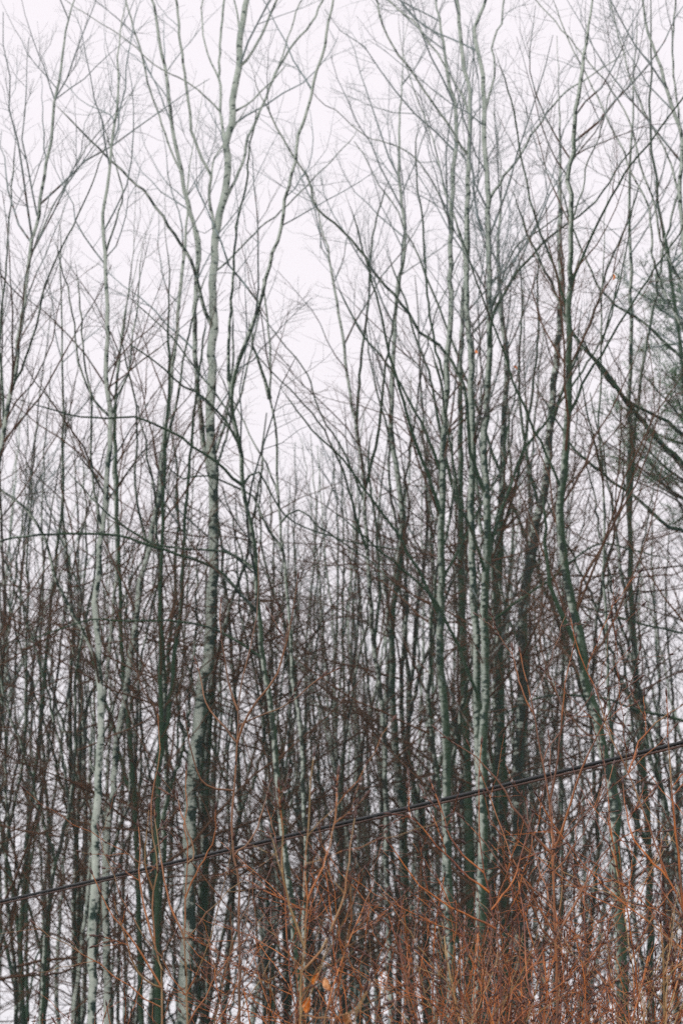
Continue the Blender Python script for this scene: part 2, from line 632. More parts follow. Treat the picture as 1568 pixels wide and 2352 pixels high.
# the tall pale forked tree
survey_tree('bare_tree', 'tallest pale grey trunk with dark bands, forking widely against the white sky', 28.0,
    [([(422, 2352), (430, 2150), (435, 2067), (435, 1917), (440, 1792), (455, 1667), (462, 1567), (475, 1534), (485, 1409), (492, 1284), (490, 1184), (492, 1084),
       (482, 1009), (487, 884), (487, 809), (492, 750), (485, 675), (490, 600), (495, 540), (505, 490), (515, 440), (522, 390), (522, 325), (532, 280), (535, 235),
       (542, 185), (550, 155), (552, 75), (565, 15), (567, 0)], 35, 10, 3.5)],
    [(half([(990, 1080), (975, 1010), (962, 900), (965, 800), (920, 710), (880, 610), (875, 530), (858, 420), (845, 300), (825, 180), (820, 80), (810, 0)]), 9, 5, -0.12, 3),
     (half([(1015, 980), (1060, 870), (1100, 780), (1125, 720), (1130, 650), (1165, 580), (1200, 500), (1240, 390), (1265, 330), (1320, 240), (1370, 170), (1430, 110), (1470, 20)]), 9, 4, 0.15, 2.5),
     (half([(1265, 330), (1300, 250), (1330, 150), (1370, 30), (1385, 0)]), 5, 3, 0.1, 2),
     (half([(1095, 330), (1150, 250), (1200, 160), (1240, 60), (1270, 0)]), 8, 5, -0.2, 2.5),
     (half([(1080, 520), (1150, 470), (1240, 380)]), 6, 3.5, 0.2, 0.4),
     (half([(1040, 680), (1025, 620), (1010, 480), (1012, 400), (1005, 330), (1010, 220), (1020, 100), (1030, 0)]), 8, 5, 0.22, 2.5),
     (half([(1005, 340), (970, 290), (940, 200), (925, 60), (930, 0)]), 5, 3.5, 0.1, 2),
     (half([(1008, 485), (920, 420), (850, 370), (760, 325), (680, 270), (630, 220), (540, 150), (440, 90)]), 5, 2, -0.25, 1),
     (half([(1105, 130), (1085, 50), (1075, 0)]), 5, 4, 0.1, 1.5),
     (half([(985, 1530), (930, 1390), (905, 1290), (880, 1200), (840, 1130), (790, 1060), (740, 980), (690, 910), (650, 860), (600, 835), (560, 780), (510, 740), (460, 690)]), 9, 3, -0.25, 1),
     (half([(965, 810), (985, 720), (1040, 640), (1090, 560)]), 5, 2.5, 0.2, 0.4),
     (half([(1000, 1260), (1060, 1190), (1130, 1110), (1200, 1040), (1290, 970), (1330, 930), (1420, 840), (1500, 760), (1568, 690)]), 4.5, 2, 0.3, 0.6),
     ([(492, 1092), (520, 1000), (560, 880), (600, 690)], 6, 3, 0.3, 0.3)],
    (0.70, 0.40, 0.30), (0.40, 0.62, 0), d=(0.75, 2.8, 4.5), t0=0.42, own=(0.52, 0.46, 0.4))

# dark stem behind it
survey_tree('bare_tree', 'slim dark brown stem close behind the tallest pale trunk', 30.0,
    [([(470, 2352), (468, 2150), (470, 1850), (478, 1700), (490, 1500), (492, 1300), (490, 1150), (482, 1085), (468, 1020), (460, 950), (452, 870), (447, 780), (449, 690), (455, 600),
       (450, 540), (435, 480), (422, 420), (408, 350), (395, 290), (388, 220), (382, 170), (367, 100), (350, 0)], 22, 5, 3)],
    [([(465, 640), (462, 570), (445, 510), (430, 470), (415, 400), (392, 345), (370, 280), (360, 250), (340, 190), (328, 130), (310, 80), (300, 40), (290, 0)], 7, 4, -0.1, 2),
     ([(480, 1075), (505, 1010), (525, 930), (532, 860)], 8, 4, 0.2, 1)],
    (0.28, 0.60, 0.75), (0.45, 0.5, 0), d=(0.9, 3.0, 4.5), t0=0.45, own=(0.45, 0.5, 0.5))

# stem with long arching limbs to the left
survey_tree('bare_tree', 'lichened leaning tree sending long arching limbs across the tallest pale trunk', 24.0,
    [([(695, 2352), (685, 2242), (675, 2142), (670, 2067), (660, 1992), (650, 1917), (642, 1847), (635, 1767), (627, 1667), (617, 1592), (602, 1509), (597, 1434), (590, 1360),
       (587, 1309), (585, 1259), (575, 1210), (565, 1160), (555, 1104), (552, 1034), (542, 984), (532, 914), (545, 840), (565, 785), (595, 700), (617, 615), (622, 590), (640, 545),
       (652, 485), (655, 450), (675, 380), (685, 320), (705, 250), (720, 185), (745, 110), (752, 65), (762, 0)], 17, 4.5, 2.5)],
    [([(532, 914), (524, 850), (525, 784), (530, 700), (535, 625), (540, 560), (545, 510), (555, 470), (565, 425), (570, 385)], 8, 3, 0.15, 1),
     ([(590, 1420), (585, 1405), (560, 1374), (530, 1339), (500, 1307), (450, 1287), (400, 1269), (350, 1254), (300, 1237), (250, 1227), (210, 1227), (150, 1227), (100, 1227), (50, 1232), (0, 1244), (-60, 1262)], 7, 4, -0.12, 0.8),
     ([(587, 1312), (575, 1299), (530, 1274), (495, 1264), (450, 1262), (400, 1257), (350, 1249), (310, 1224), (280, 1204), (250, 1184), (215, 1150)], 6, 3, 0.12, 0.6),
     ([(560, 1125), (550, 1114), (510, 1074), (475, 1044), (435, 1019), (400, 994), (360, 977), (315, 957), (260, 960), (205, 959), (160, 950)], 6.5, 3, -0.2, 0.6),
     ([(604, 1520), (565, 1489), (530, 1464), (500, 1449), (450, 1434), (400, 1426), (350, 1426), (280, 1424), (215, 1422), (175, 1432), (130, 1450)], 5.5, 2.5, -0.15, 0.6),
     ([(552, 1034), (548, 1020), (530, 984), (510, 959), (480, 924), (450, 899), (415, 884), (380, 850)], 6, 3, -0.3, 0.6),
     ([(550, 1010), (525, 950), (495, 905), (462, 865), (430, 820), (405, 784), (360, 740)], 5, 2.5, 0.2, 0.6),
     ([(560, 1110), (590, 1080), (620, 1130), (650, 1180), (710, 1215), (770, 1235), (830, 1250)], 4.5, 2.5, 0.3, 0.6)],
    (0.38, 0.60, 0.60), (0.40, 0.45, 0), d=(1.4, 3.4, 5.0), t0=0.35, own=(0.2, 0.6, 0.5))

# two-topped slim stem right of it
survey_tree('bare_tree', 'thin stem with a snapped twin top standing just right of the leaning lichened tree', 25.0,
    [([(697, 2352), (697, 2117), (700, 2042), (702, 1967), (700, 1892), (695, 1817), (692, 1717), (685, 1642), (672, 1567), (670, 1534), (667, 1459), (660, 1384), (655, 1314), (650, 1264),
       (645, 1220), (640, 1160), (637, 1084), (635, 1010), (630, 960), (620, 914), (622, 860), (620, 784), (615, 740), (608, 685), (604, 640)], 13, 4, 0)],
    [([(622, 918), (607, 869), (590, 824), (577, 784), (572, 730)], 8, 4, -0.1, 0),
     ([(650, 1262), (645, 1254), (615, 1214), (595, 1174), (580, 1139), (555, 1124), (525, 1112), (485, 1092), (450, 1094), (415, 1099), (400, 1085)], 6, 2.5, -0.2, 0.3),
     ([(645, 1200), (680, 1170), (740, 1215), (790, 1250), (850, 1290), (900, 1340)], 4.5, 2, 0.2, 0.6),
     ([(640, 1130), (620, 1080), (580, 1010), (555, 960)], 4.5, 2.5, 0.2, 0.8)],
    (0.50, 0.50, 0.70), (0.55, 0.4, 0), d=(1.3, 3.4, 5.0), t0=0.3, own=(0.38, 0.55, 0.6))

# left pale birch-like trunk
survey_tree('bare_tree', 'white barked trunk with black scars, leftmost of the bold pale trunks', 24.5,
    [([(212, 2352), (210, 2242), (212, 2192), (210, 2142), (215, 2067), (220, 1982), (220, 1892), (225, 1817), (230, 1717), (230, 1642), (232, 1567), (227, 1544), (225, 1484), (220, 1424),
       (217, 1384), (225, 1324), (227, 1274), (235, 1224), (240, 1164), (245, 1109), (250, 1034), (255, 949), (246, 894), (243, 859), (247, 809), (250, 780), (245, 740), (245, 650),
       (240, 575), (237, 520), (240, 465), (247, 425), (255, 375), (255, 340), (262, 295), (270, 250), (272, 200), (270, 175), (272, 130), (277, 80), (285, 20)], 24, 3, 1.5)],
    [([(255, 955), (270, 909), (295, 859), (300, 809), (310, 740)], 5, 2.5, 0.2, 1),
     ([(252, 955), (220, 924), (200, 884), (185, 854), (177, 814), (170, 740)], 5, 2.5, -0.2, 1),
     ([(243, 590), (258, 530), (275, 480), (282, 440), (272, 400)], 4.5, 2.5, 0.2, 0.8),
     ([(240, 1590), (232, 1545), (220, 1514), (200, 1469), (175, 1424), (150, 1374), (127, 1329), (117, 1284), (107, 1244), (95, 1219), (70, 1179), (45, 1154), (10, 1130), (-30, 1090)], 8, 4, -0.15, 1),
     ([(235, 1224), (215, 1120), (208, 1010), (212, 930), (195, 840)], 6, 3, -0.2, 1.2)],
    (0.86, 0.22, 0.25), (0.55, 0.45, 0), d=(1.7, 3.6, 5.0), t0=0.38, own=(0.48, 0.48, 0.5))

# second pale trunk bending right
survey_tree('bare_tree', 'pale spotted trunk curving up to the right beside the white barked trunk', 28.0,
    [([(248, 2352), (247, 2200), (242, 2067), (245, 1967), (252, 1867), (260, 1817), (267, 1717), (280, 1642), (292, 1567), (295, 1534), (305, 1474), (315, 1409), (320, 1344), (332, 1294),
       (345, 1249), (355, 1184), (367, 1124), (372, 1054), (380, 994), (387, 924), (395, 869), (400, 824), (405, 784), (410, 700), (417, 625), (425, 575), (428, 500)], 21, 5, 2)],
    [([(372, 1060), (392, 980), (410, 900), (420, 830)], 7, 3, 0.2, 1.5),
     ([(345, 1250), (320, 1180), (310, 1090), (315, 1000)], 6, 3, -0.2, 1.5)],
    (0.80, 0.40, 0.35), (0.8, 0.35, 0), d=(1.9, 3.6, 5.0), t0=0.4)

# narrow pale pole left of it, leaning
survey_tree('bare_tree', 'narrow pale pole leaning behind the foot of the white barked trunk', 30.0,
    [([(168, 2352), (180, 2242), (192, 2142), (203, 2050), (214, 1900), (226, 1750), (244, 1560), (262, 1380), (268, 1250), (262, 1100), (264, 950), (275, 800)], 12, 5, 2)], [],
    (0.85, 0.35, 0.4), (0.75, 0.35, 0), d=(1.8, 3.6, 4.5), t0=0.35)

# large left-edge tree
survey_tree('bare_tree', 'grey tree entering from the left edge and leaning right to the top', 26.0,
    [([(-70, 2352), (-60, 1900), (-45, 1500), (-20, 1200), (0, 1040), (10, 985), (25, 900), (35, 850), (42, 784), (47, 750), (55, 700), (65, 600), (80, 525), (92, 475), (102, 400), (117, 325), (122, 250), (132, 200),
       (145, 125), (155, 50), (170, 0)], 22, 3.5, 2)],
    [([(65, 610), (100, 520), (140, 440), (190, 350), (240, 290)], 5, 2, 0.2, 1),
     ([(30, 890), (60, 820), (85, 740), (110, 640), (150, 550), (200, 450)], 6, 2, -0.2, 1),
     ([(10, 990), (5, 880), (0, 760), (12, 640), (20, 520)], 6, 2.5, 0.2, 1.5)],
    (0.60, 0.42, 0.5), (0.72, 0.4, 0), d=(2.6, 3.8, 5.0), t0=0.3)

# centre tree
survey_tree('bare_tree', 'brown and grey trunk in the middle, splitting into ascending rods', 29.0,
    [([(900, 2352), (892, 2130), (886, 1967), (886, 1867), (884, 1767), (881, 1692), (876, 1617), (866, 1534), (856, 1459), (851, 1384), (846, 1309), (841, 1234), (839, 1159), (836, 1109),
       (826, 1034), (819, 984), (809, 934), (800, 880), (790, 800), (780, 730), (765, 650), (755, 580), (740, 530), (727, 470)], 16, 4, 1.5)],
    [([(819, 984), (822, 900), (832, 800), (845, 700), (850, 600)], 7, 3, 0.2, 1.5),
     ([(840, 1110), (862, 1030), (875, 950), (882, 860), (895, 780)], 7, 3, -0.2, 1.5),
     ([(845, 1250), (815, 1180), (790, 1090), (745, 990), (690, 920), (650, 880)], 6, 2, -0.2, 1),
     ([(838, 1150), (790, 1040), (740, 960), (700, 850), (660, 800)], 5, 2, 0.2, 1),
     ([(862, 1500), (870, 1380), (868, 1250), (850, 1120)], 7, 4, 0.25, 1)],
    (0.45, 0.52, 0.85), (0.72, 0.35, 0), d=(2.2, 3.8, 5.0), t0=0.35)

# pale whip behind centre
survey_tree('bare_tree', 'mossy green trunk right of the middle that tapers to a tall pale whip', 31.0,
    [([(938, 2352), (932, 2150), (928, 2000), (922, 1850), (908, 1720), (901, 1600), (900, 1450), (912, 1320), (925, 1200), (915, 1110), (904, 1034), (899, 984), (899, 909), (901, 859), (904, 784), (911, 675), (924, 600), (929, 525),
       (921, 450), (916, 350), (919, 250), (924, 190), (925, 120)], 25, 3, 1.5)],
    [([(904, 1034), (880, 950), (860, 880), (845, 790)], 5, 2, 0.2, 1)],
    (0.42, 0.66, 0.45), (0.6, 0.45, 0), d=(1.6, 3.6, 5.0), t0=0.4)

# the lichened column at 1015
survey_tree('bare_tree', 'grey green lichened column, left neighbour of the twin pale trunks', 27.0,
    [([(1040, 2352), (1034, 2200), (1029, 2067), (1026, 1967), (1024, 1867), (1024, 1767), (1024, 1667), (1014, 1567), (1009, 1484), (1012, 1409), (1014, 1334), (1014, 1234), (1014, 1159), (1017, 1084),
       (1019, 1009), (1021, 959), (1024, 884), (1026, 809), (1034, 725), (1034, 625), (1036, 500), (1039, 440), (1041, 375), (1046, 325), (1046, 250), (1030, 190), (1020, 120), (1010, 50), (1000, 0)], 27, 5, 2)],
    [([(1014, 1180), (985, 1100), (950, 1000), (920, 900), (890, 800), (870, 700)], 8, 3, -0.2, 1.5),
     ([(1018, 1100), (980, 1000), (940, 920), (900, 850), (850, 790)], 7, 3, 0.2, 1),
     ([(1024, 900), (1000, 800), (985, 700), (975, 600), (970, 500)], 6, 3, 0.2, 1.5),
     ([(1036, 520), (1010, 450), (980, 400), (950, 360), (900, 330), (840, 315), (784, 262), (740, 235)], 5, 2, -0.2, 0.5),
     ([(1012, 1420), (985, 1360), (950, 1290), (900, 1210), (840, 1130), (790, 1060), (740, 1010)], 7, 3, -0.15, 1),
     ([(1014, 1330), (1060, 1250), (1110, 1150), (1150, 1080), (1165, 980)], 6, 3, 0.3, 1)],
    (0.50, 0.60, 0.3), (0.62, 0.42, 0), d=(3.0, 4.0, 5.0), t0=0.32)

# twin trunks
survey_tree('bare_tree', 'twin pale speckled trunks rising side by side from one foot', 26.0,
    [([(1096, 2352), (1096, 2292), (1101, 2217), (1104, 2142), (1104, 2067), (1106, 2017), (1109, 1917), (1107, 1842), (1108, 1717), (1112, 1642), (1113, 1567), (1114, 1484), (1111, 1409), (1114, 1334), (1119, 1284),
       (1119, 1209), (1116, 1159), (1114, 1084), (1109, 1009), (1116, 959), (1119, 884), (1124, 809), (1124, 725), (1124, 650), (1121, 550), (1121, 475), (1119, 425), (1116, 375), (1111, 325),
       (1111, 250), (1109, 200), (1109, 160), (1094, 110), (1089, 60), (1104, 30), (1114, 0)], 28, 6, 2.5),
     ([(1103, 1860), (1099, 1720), (1096, 1640), (1096, 1559), (1094, 1484), (1089, 1409), (1084, 1309), (1084, 1234), (1081, 1159), (1084, 1084), (1086, 1024), (1084, 959), (1081, 884), (1079, 809), (1072, 700),
       (1071, 600), (1071, 500), (1074, 425), (1076, 350), (1079, 300), (1079, 260), (1079, 200), (1064, 150), (1059, 100), (1054, 50), (1049, 0)], 20, 6, 2.5)],
    [([(1074, 360), (1049, 320), (1029, 285), (1004, 250), (984, 225), (959, 185), (934, 145), (904, 110), (884, 70), (869, 25), (864, 0)], 7, 3.5, -0.2, 2),
     ([(1079, 270), (1064, 225), (1044, 190), (1024, 155), (1004, 120), (974, 80), (949, 45), (914, 20), (894, 0)], 6, 3.5, 0.2, 2),
     ([(1112, 250), (1129, 200), (1136, 155), (1129, 100), (1151, 50), (1156, 0)], 6, 4, 0.15, 2),
     ([(1122, 470), (1144, 425), (1164, 395), (1199, 350), (1219, 310), (1239, 285), (1259, 255), (1279, 230), (1304, 205), (1329, 190)], 8, 3, 0.2, 1),
     ([(1112, 1130), (1094, 1084), (1079, 1034), (1074, 959), (1069, 904), (1054, 864), (1024, 814), (999, 784), (965, 765), (935, 715), (900, 670), (870, 640), (830, 580), (784, 527), (750, 500), (720, 465), (710, 415), (675, 360), (640, 300)], 11, 4, -0.2, 1),
     ([(1120, 800), (1129, 725), (1159, 675), (1184, 630), (1214, 595), (1249, 555), (1284, 525), (1314, 505), (1344, 485), (1374, 455), (1394, 425)], 7, 3, -0.2, 1),
     ([(1128, 725), (1150, 650), (1155, 630), (1184, 565), (1214, 545), (1250, 520)], 5, 2, 0.2, 1),
     ([(1076, 620), (1050, 520), (1020, 430), (1000, 340), (980, 280)], 6, 2.5, 0.3, 1.5),
     ([(1115, 1280), (1140, 1200), (1170, 1120), (1205, 1030), (1260, 960), (1310, 890), (1350, 830)], 8, 3, 0.1, 1.5),
     ([(1114, 1420), (1129, 1424), (1179, 1389), (1219, 1359), (1259, 1334), (1299, 1299), (1334, 1269), (1364, 1254), (1394, 1247), (1440, 1262)], 6, 3, -0.25, 0.6),
     ([(1110, 1650), (1080, 1560), (1050, 1480), (1020, 1420), (990, 1370), (940, 1320), (900, 1290)], 8, 3, -0.3, 1),
     ([(1112, 1330), (1095, 1250), (1070, 1190), (1050, 1150), (1040, 1050), (1020, 950)], 7, 3, -0.35, 1)],
    (0.54, 0.60, 0.2), (0.55, 0.48, 0), d=(3.0, 4.0, 5.0), t0=0.3, own=(0.2, 0.72, 0.4), leaves=((1050, 850), (1160, 900)))

# dark brown straight stems between
survey_tree('bare_tree', 'dark olive stem leaning left between the lichened column and the twin trunks', 30.0,
    [([(1085, 2352), (1080, 2100), (1075, 1850), (1068, 1600), (1060, 1400), (1058, 1200), (1056, 1000), (1058, 850), (1062, 700)], 27, 7, 3)],
    [([(1058, 1180), (1030, 1080), (1005, 960), (985, 860), (950, 760)], 8, 3, 0.2, 1.5)],
    (0.22, 0.78, 0.6), (0.6, 0.3, 0), d=(2.2, 3.8, 5.0), t0=0.35)
survey_tree('bare_tree', 'dark stem squeezed against the right side of the twin pale trunks', 31.0,
    [([(1165, 2352), (1160, 2100), (1155, 1850), (1148, 1600), (1142, 1400), (1150, 1200), (1155, 1000), (1165, 850), (1150, 700)], 31, 7, 3)],
    [([(1150, 1250), (1180, 1130), (1205, 1010), (1225, 880), (1235, 760)], 9, 3, 0.2, 1.5)],
    (-0.2, 0.66, 0.4), (0.65, 0.3, 0), d=(2.2, 3.8, 5.0), t0=0.35)

# black thick trunk
survey_tree('bare_tree', 'thickest near black trunk, leaning right, midway between twin trunks and right edge', 30.0,
    [([(1195, 2352), (1190, 2000), (1190, 1800), (1195, 1650), (1200, 1567), (1201, 1509), (1199, 1434), (1204, 1359), (1214, 1309), (1224, 1259), (1230, 1209), (1244, 1159), (1256, 1084), (1261, 1009), (1266, 934),
       (1274, 859), (1279, 784), (1290, 660), (1285, 540)], 38, 7, 3)],
    [([(1240, 1180), (1215, 1080), (1200, 980), (1190, 870), (1195, 760)], 8, 3, 0.2, 1.5),
     ([(1262, 1000), (1290, 900), (1330, 800), (1370, 700), (1400, 600)], 8, 3, -0.2, 1.5),
     ([(1205, 1500), (1170, 1430), (1145, 1330), (1130, 1250)], 7, 3, 0.3, 1)],
    (-0.45, 0.45, 0.6), (0.65, 0.3, 0), d=(2.3, 3.8, 5.0), t0=0.35)

# kinked mossy trunk at right
survey_tree('bare_tree', 'kinked mossy trunk at right that bends over the cable', 22.5,
    [([(1430, 2352), (1425, 2167), (1419, 2067), (1412, 1992), (1412, 1917), (1414, 1842), (1399, 1782), (1384, 1717), (1369, 1642), (1349, 1592), (1344, 1568), (1339, 1509), (1331, 1459), (1321, 1409), (1309, 1359),
       (1299, 1309), (1289, 1234), (1284, 1184), (1289, 1124), (1299, 1059), (1301, 984), (1306, 909), (1309, 859), (1304, 784), (1306, 700), (1309, 625), (1311, 525), (1309, 450), (1304, 400), (1316, 350),
       (1319, 300), (1326, 225), (1336, 170), (1345, 100), (1355, 40)], 34, 4, 2)],
    [([(1352, 1560), (1329, 1499), (1309, 1449), (1289, 1409), (1269, 1359), (1259, 1309), (1250, 1250)], 13, 5, -0.1, 0.6),
     ([(1310, 520), (1340, 430), (1345, 380), (1370, 330), (1390, 250)], 5, 2, 0.2, 1),
     ([(1306, 700), (1270, 610), (1235, 520), (1215, 440), (1200, 380)], 6, 3, 0.2, 1.5),
     ([(1309, 640), (1350, 560), (1395, 470), (1440, 390), (1480, 340)], 6, 3, -0.2, 1.5),
     ([(1304, 960), (1345, 870), (1400, 780), (1450, 700), (1500, 620)], 6, 3, 0.2, 1.5),
     ([(1290, 1130), (1255, 1040), (1215, 960), (1180, 880), (1150, 790)], 6, 3, -0.2, 1.5)],
    (0.36, 0.68, 0.50), (0.75, 0.35, 0), d=(3.8, 4.2, 5.0), t0=0.32, own=(0.1, 0.7, 0.55), leaves=((1390, 660),))

# slim right pole
survey_tree('bare_tree', 'slim straight dark pole beside the kinked mossy trunk', 24.0,
    [([(1428, 2352), (1420, 2000), (1408, 1750), (1400, 1650), (1396, 1559), (1394, 1484), (1391, 1409), (1386, 1334), (1386, 1284), (1389, 1234), (1386, 1159), (1384, 1084), (1376, 1009), (1376, 934), (1381, 859),
       (1379, 784), (1379, 740), (1384, 640), (1387, 560), (1390, 480)], 11, 3, 1)],
    [([(1384, 1090), (1365, 1020), (1345, 930), (1330, 850)], 4, 2, -0.2, 0.8),
     ([(1380, 800), (1400, 720), (1425, 640), (1440, 560)], 4, 2, 0.2, 0.8)],
    (0.42, 0.62, 0.5), (0.6, 0.35, 0), d=(1.6, 3.6, 5.0), t0=0.3)

# right-edge tree with long drooping dark limbs
survey_tree('bare_tree', 'tree beyond the right edge throwing heavy dark limbs up to the left', 25.0,
    [([(1690, 2352), (1680, 1900), (1668, 1600), (1655, 1350), (1640, 1150), (1620, 950), (1595, 760), (1575, 600), (1560, 450), (1568, 325), (1549, 260), (1529, 200), (1514, 145), (1499, 100), (1484, 60), (1475, 0)], 26, 5, 2)],
    [([(1640, 1140), (1568, 1064), (1534, 1034), (1499, 999), (1469, 959), (1444, 929), (1409, 884), (1389, 849), (1359, 819), (1334, 789), (1300, 740), (1270, 660), (1230, 580)], 14, 3, -0.15, 1),
     ([(1628, 1020), (1568, 999), (1534, 969), (1494, 949), (1454, 929), (1414, 894), (1380, 850)], 10, 4, -0.3, 0.6),
     ([(1655, 1290), (1568, 1219), (1534, 1209), (1504, 1184), (1474, 1154), (1449, 1134), (1409, 1109), (1379, 1084), (1349, 1059), (1314, 1024), (1280, 970)], 10, 3, -0.1, 0.6),
     ([(1600, 800), (1570, 760), (1535, 690), (1500, 600), (1489, 475), (1459, 420), (1434, 350), (1409, 300), (1384, 250), (1350, 180)], 8, 3, 0.1, 1.5),
     ([(1590, 720), (1560, 640), (1520, 560), (1500, 460), (1470, 380), (1450, 290), (1400, 200), (1340, 130)], 7, 3, -0.1, 1.5),
     ([(1610, 880), (1540, 800), (1490, 750), (1450, 720), (1410, 700), (1370, 650), (1330, 560)], 8, 3, 0.2, 1),
     ([(1565, 430), (1530, 350), (1480, 260), (1450, 180), (1420, 80), (1400, 0)], 6, 3, 0.2, 1.5),
     ([(1568, 330), (1550, 200), (1545, 100), (1550, 0)], 6, 4, -0.1, 2),
     ([(1660, 1550), (1600, 1470), (1550, 1450), (1500, 1440), (1440, 1425)], 6, 3, -0.1, 0.6),
     ([(1668, 1700), (1620, 1670), (1568, 1655), (1500, 1640), (1450, 1628), (1390, 1605), (1340, 1600), (1240, 1600), (1200, 1620)], 7, 3, -0.12, 0.5)],
    (0.34, 0.66, 0.5), (0.72, 0.35, 0), d=(3.2, 4.2, 5.0), t0=0.15, own=(0.18, 0.62, 0.5))

# dark green poles left of centre-left
survey_tree('bare_tree', 'dark green forked pole between the curving pale trunk and the tallest trunk', 27.0,
    [([(362, 2352), (360, 2100), (362, 1850), (366, 1757), (370, 1667), (367, 1567), (370, 1434), (367, 1359), (372, 1284), (375, 1150), (382, 1000), (390, 860), (385, 740)], 17, 4, 2)],
    [([(367, 1740), (385, 1642), (395, 1580), (400, 1509), (415, 1409), (420, 1284), (428, 1150), (440, 1020)], 11, 4, 0.1, 2)],
    (0.10, 0.92, 0.4), (0.75, 0.3, 0), d=(2.2, 3.8, 5.0), t0=0.4, own=(0.1, 0.8, 0.5))
survey_tree('bare_tree', 'dark mossy pole with side branches just right of the curving pale trunk', 29.0,
    [([(325, 2352), (318, 2100), (312, 1917), (305, 1767), (295, 1667), (283, 1540), (276, 1400), (272, 1250), (267, 1100), (264, 980), (270, 860), (285, 740)], 15, 4, 2)], [],
    (0.18, 0.85, 0.45), (0.75, 0.3, 0), d=(2.2, 3.8, 5.0), t0=0.35)

# ---------------------------------------------------------------- far pine at the right edge
pb = at(1650, 2352, 36.0)
pb[2] = 0
pine = thing('pine_tree', 'soft dark green pine half hidden at the right edge', 'tree', pb)
pt = np.array([(0, 0, -0.2), (0.05, 0, 5), (-0.05, 0.05, 10), (0, 0, 14.6)])
tb = Tubes()
q = spline(pt, 40)
tb.add(q, np.linspace(0.2, 0.03, 40), 10, 0.05)
link('trunk', tb.mesh('trunk'), BARK, pine, (0.3, 0.5, 0.9, 1))
tb = Tubes()
qq = q[None]
Pb, Rb = grow(qq, np.linspace(0.2, 0.03, 40)[None], 80, (0.70, 0.99), (50, 95), (0.17, 0.32), 0.75, (0.4, 2.4), 0.05, 0.08, 0.03, 8, 0.011, 0.004, 0.3)
tb.add(Pb, Rb, 5)
Pc, Rc = grow(Pb, Rb, 1100, (0.25, 1.0), (25, 60), (0.15, 0.4), 0.3, (0.15, 0.8), 0.06, 0.12, 0.05, 5, 0.007, 0.002, 0.4)
tb.add(Pc, Rc, 3)
link('branches', tb.mesh('branches'), TWIG, pine, (0.5, 0.2, 0, 1), 'stuff', 'pine boughs')
NP, NR = grow(Pc, Rc, 12000, (0.15, 1.0), (25, 65), (0.2, 0.5), 0.0, (0.10, 0.22), 0.04, 0.08, 0.0, 2, 0.0, 0.0035, 0.5)
tb = Tubes()
tb.add(NP, np.full(NR.shape, 0.0036), 3)
link('crown', tb.mesh('crown'), NEEDLE, pine, None, 'stuff', 'dark green pine needles')


# ---------------------------------------------------------------- background wood
def proto_tree(H, r0, d, fork, t0, limb_n, seed_lean, lower=True, ang=(25, 48), up=0.05, rel=(0.10, 0.24)):
    """a bare tree of its own in local coordinates"""
    root = thing('bare_tree', '', 'tree', (0, 0, 0))
    n = 8
    zz = np.linspace(-0.15, H, n)
    pts = np.stack([np.cumsum(rng.normal(seed_lean, 0.12, n)), np.cumsum(rng.normal(0, 0.11, n)), zz], 1)
    pts[:, :2] -= pts[0, :2]
    q = wobble(spline(pts, 44), 0.012)
    s = np.linspace(0, 1, 44)
    r = r0 * (1 - s) ** 0.75 + 0.006
    r *= 1 + 0.6 * np.exp(-np.maximum(q[:, 2], 0) / 0.4)
    tb = Tubes()
    tb.add(q, r, 8, 0.05)
    link('trunk', tb.mesh('trunk'), BARK, root, (0.4, 0.5, 0.5, 1))
    P, R = [q], [r]
    for k in range(fork):
        i = rng.integers(8, 24)
        Lf = (H - q[i, 2]) * rng.uniform(0.75, 1.0)
        a = rng.uniform(0, 6.28)
        d0 = norm(np.array((math.cos(a) * 0.28, math.sin(a) * 0.28, 1.0)))
        pp = [q[i]]
        for m_ in range(7):
            d0 = norm(d0 + np.array((rng.normal(0, 0.07), rng.normal(0, 0.07), 0.06)))
            pp.append(pp[-1] + d0 * Lf / 7)
        f = wobble(spline(pp, 44), 0.012)
        rf = np.minimum(r[i] * 0.65, r0) * (1 - s) ** 0.8 + 0.005
        tb = Tubes()
        tb.add(f, rf, 7, 0.05)
        link('limb', tb.mesh('limb'), BARK, root, (0.35, 0.5, 0.5, 1))
        P.append(f)
        R.append(rf)
    P, R = np.array(P), np.array(R)
    tb = Tubes()
    PL, RL = grow(P, R, limb_n, (t0, 0.95), ang, rel, 0.45, (0.7, 3.2), up, 0.11, 0.03, 10, 0.0042, 0.002, 0.25)
    tb.add(PL, RL, 4)
    P2, R2 = grow(PL, RL, seg_len(PL).sum() * d[0], (0.12, 0.99), (32, 62), (0.2, 0.42), 0.45, (0.2, 1.2), 0.045, 0.15, 0.10, 6, 0.006, 0.0011, 0.25)
    tb.add(P2, R2, 3)
    P3, R3 = grow(P2, R2, seg_len(P2).sum() * d[1], (0.1, 1.0), (30, 60), (0.25, 0.5), 0.4, (0.1, 0.6), 0.04, 0.17, 0.1, 4, 0.0045, 0.0010, 0.4)
    tb.add(P3, R3, 3)
    if lower:
        Pd, Rd = grow(P, R, 26, (0.12, 0.5), (45, 85), (0.05, 0.13), 0.2, (0.4, 2.2), 0.03, 0.12, 0.06, 7, 0.007, 0.002)
        tb.add(Pd, Rd, 3)
        Pe, Re = grow(Pd, Rd, seg_len(Pd).sum() * 4, (0.15, 1), (30, 60), (0.25, 0.5), 0.4, (0.1, 0.8), 0.03, 0.16, 0.1, 4, 0.007, 0.0016)
        tb.add(Pe, Re, 3)
    link('crown', tb.mesh('crown'), TWIG, root, (0.6, 0.3, 0, 1), 'stuff', 'fine bare twigs of the crown')
    root['height'] = H
    return root


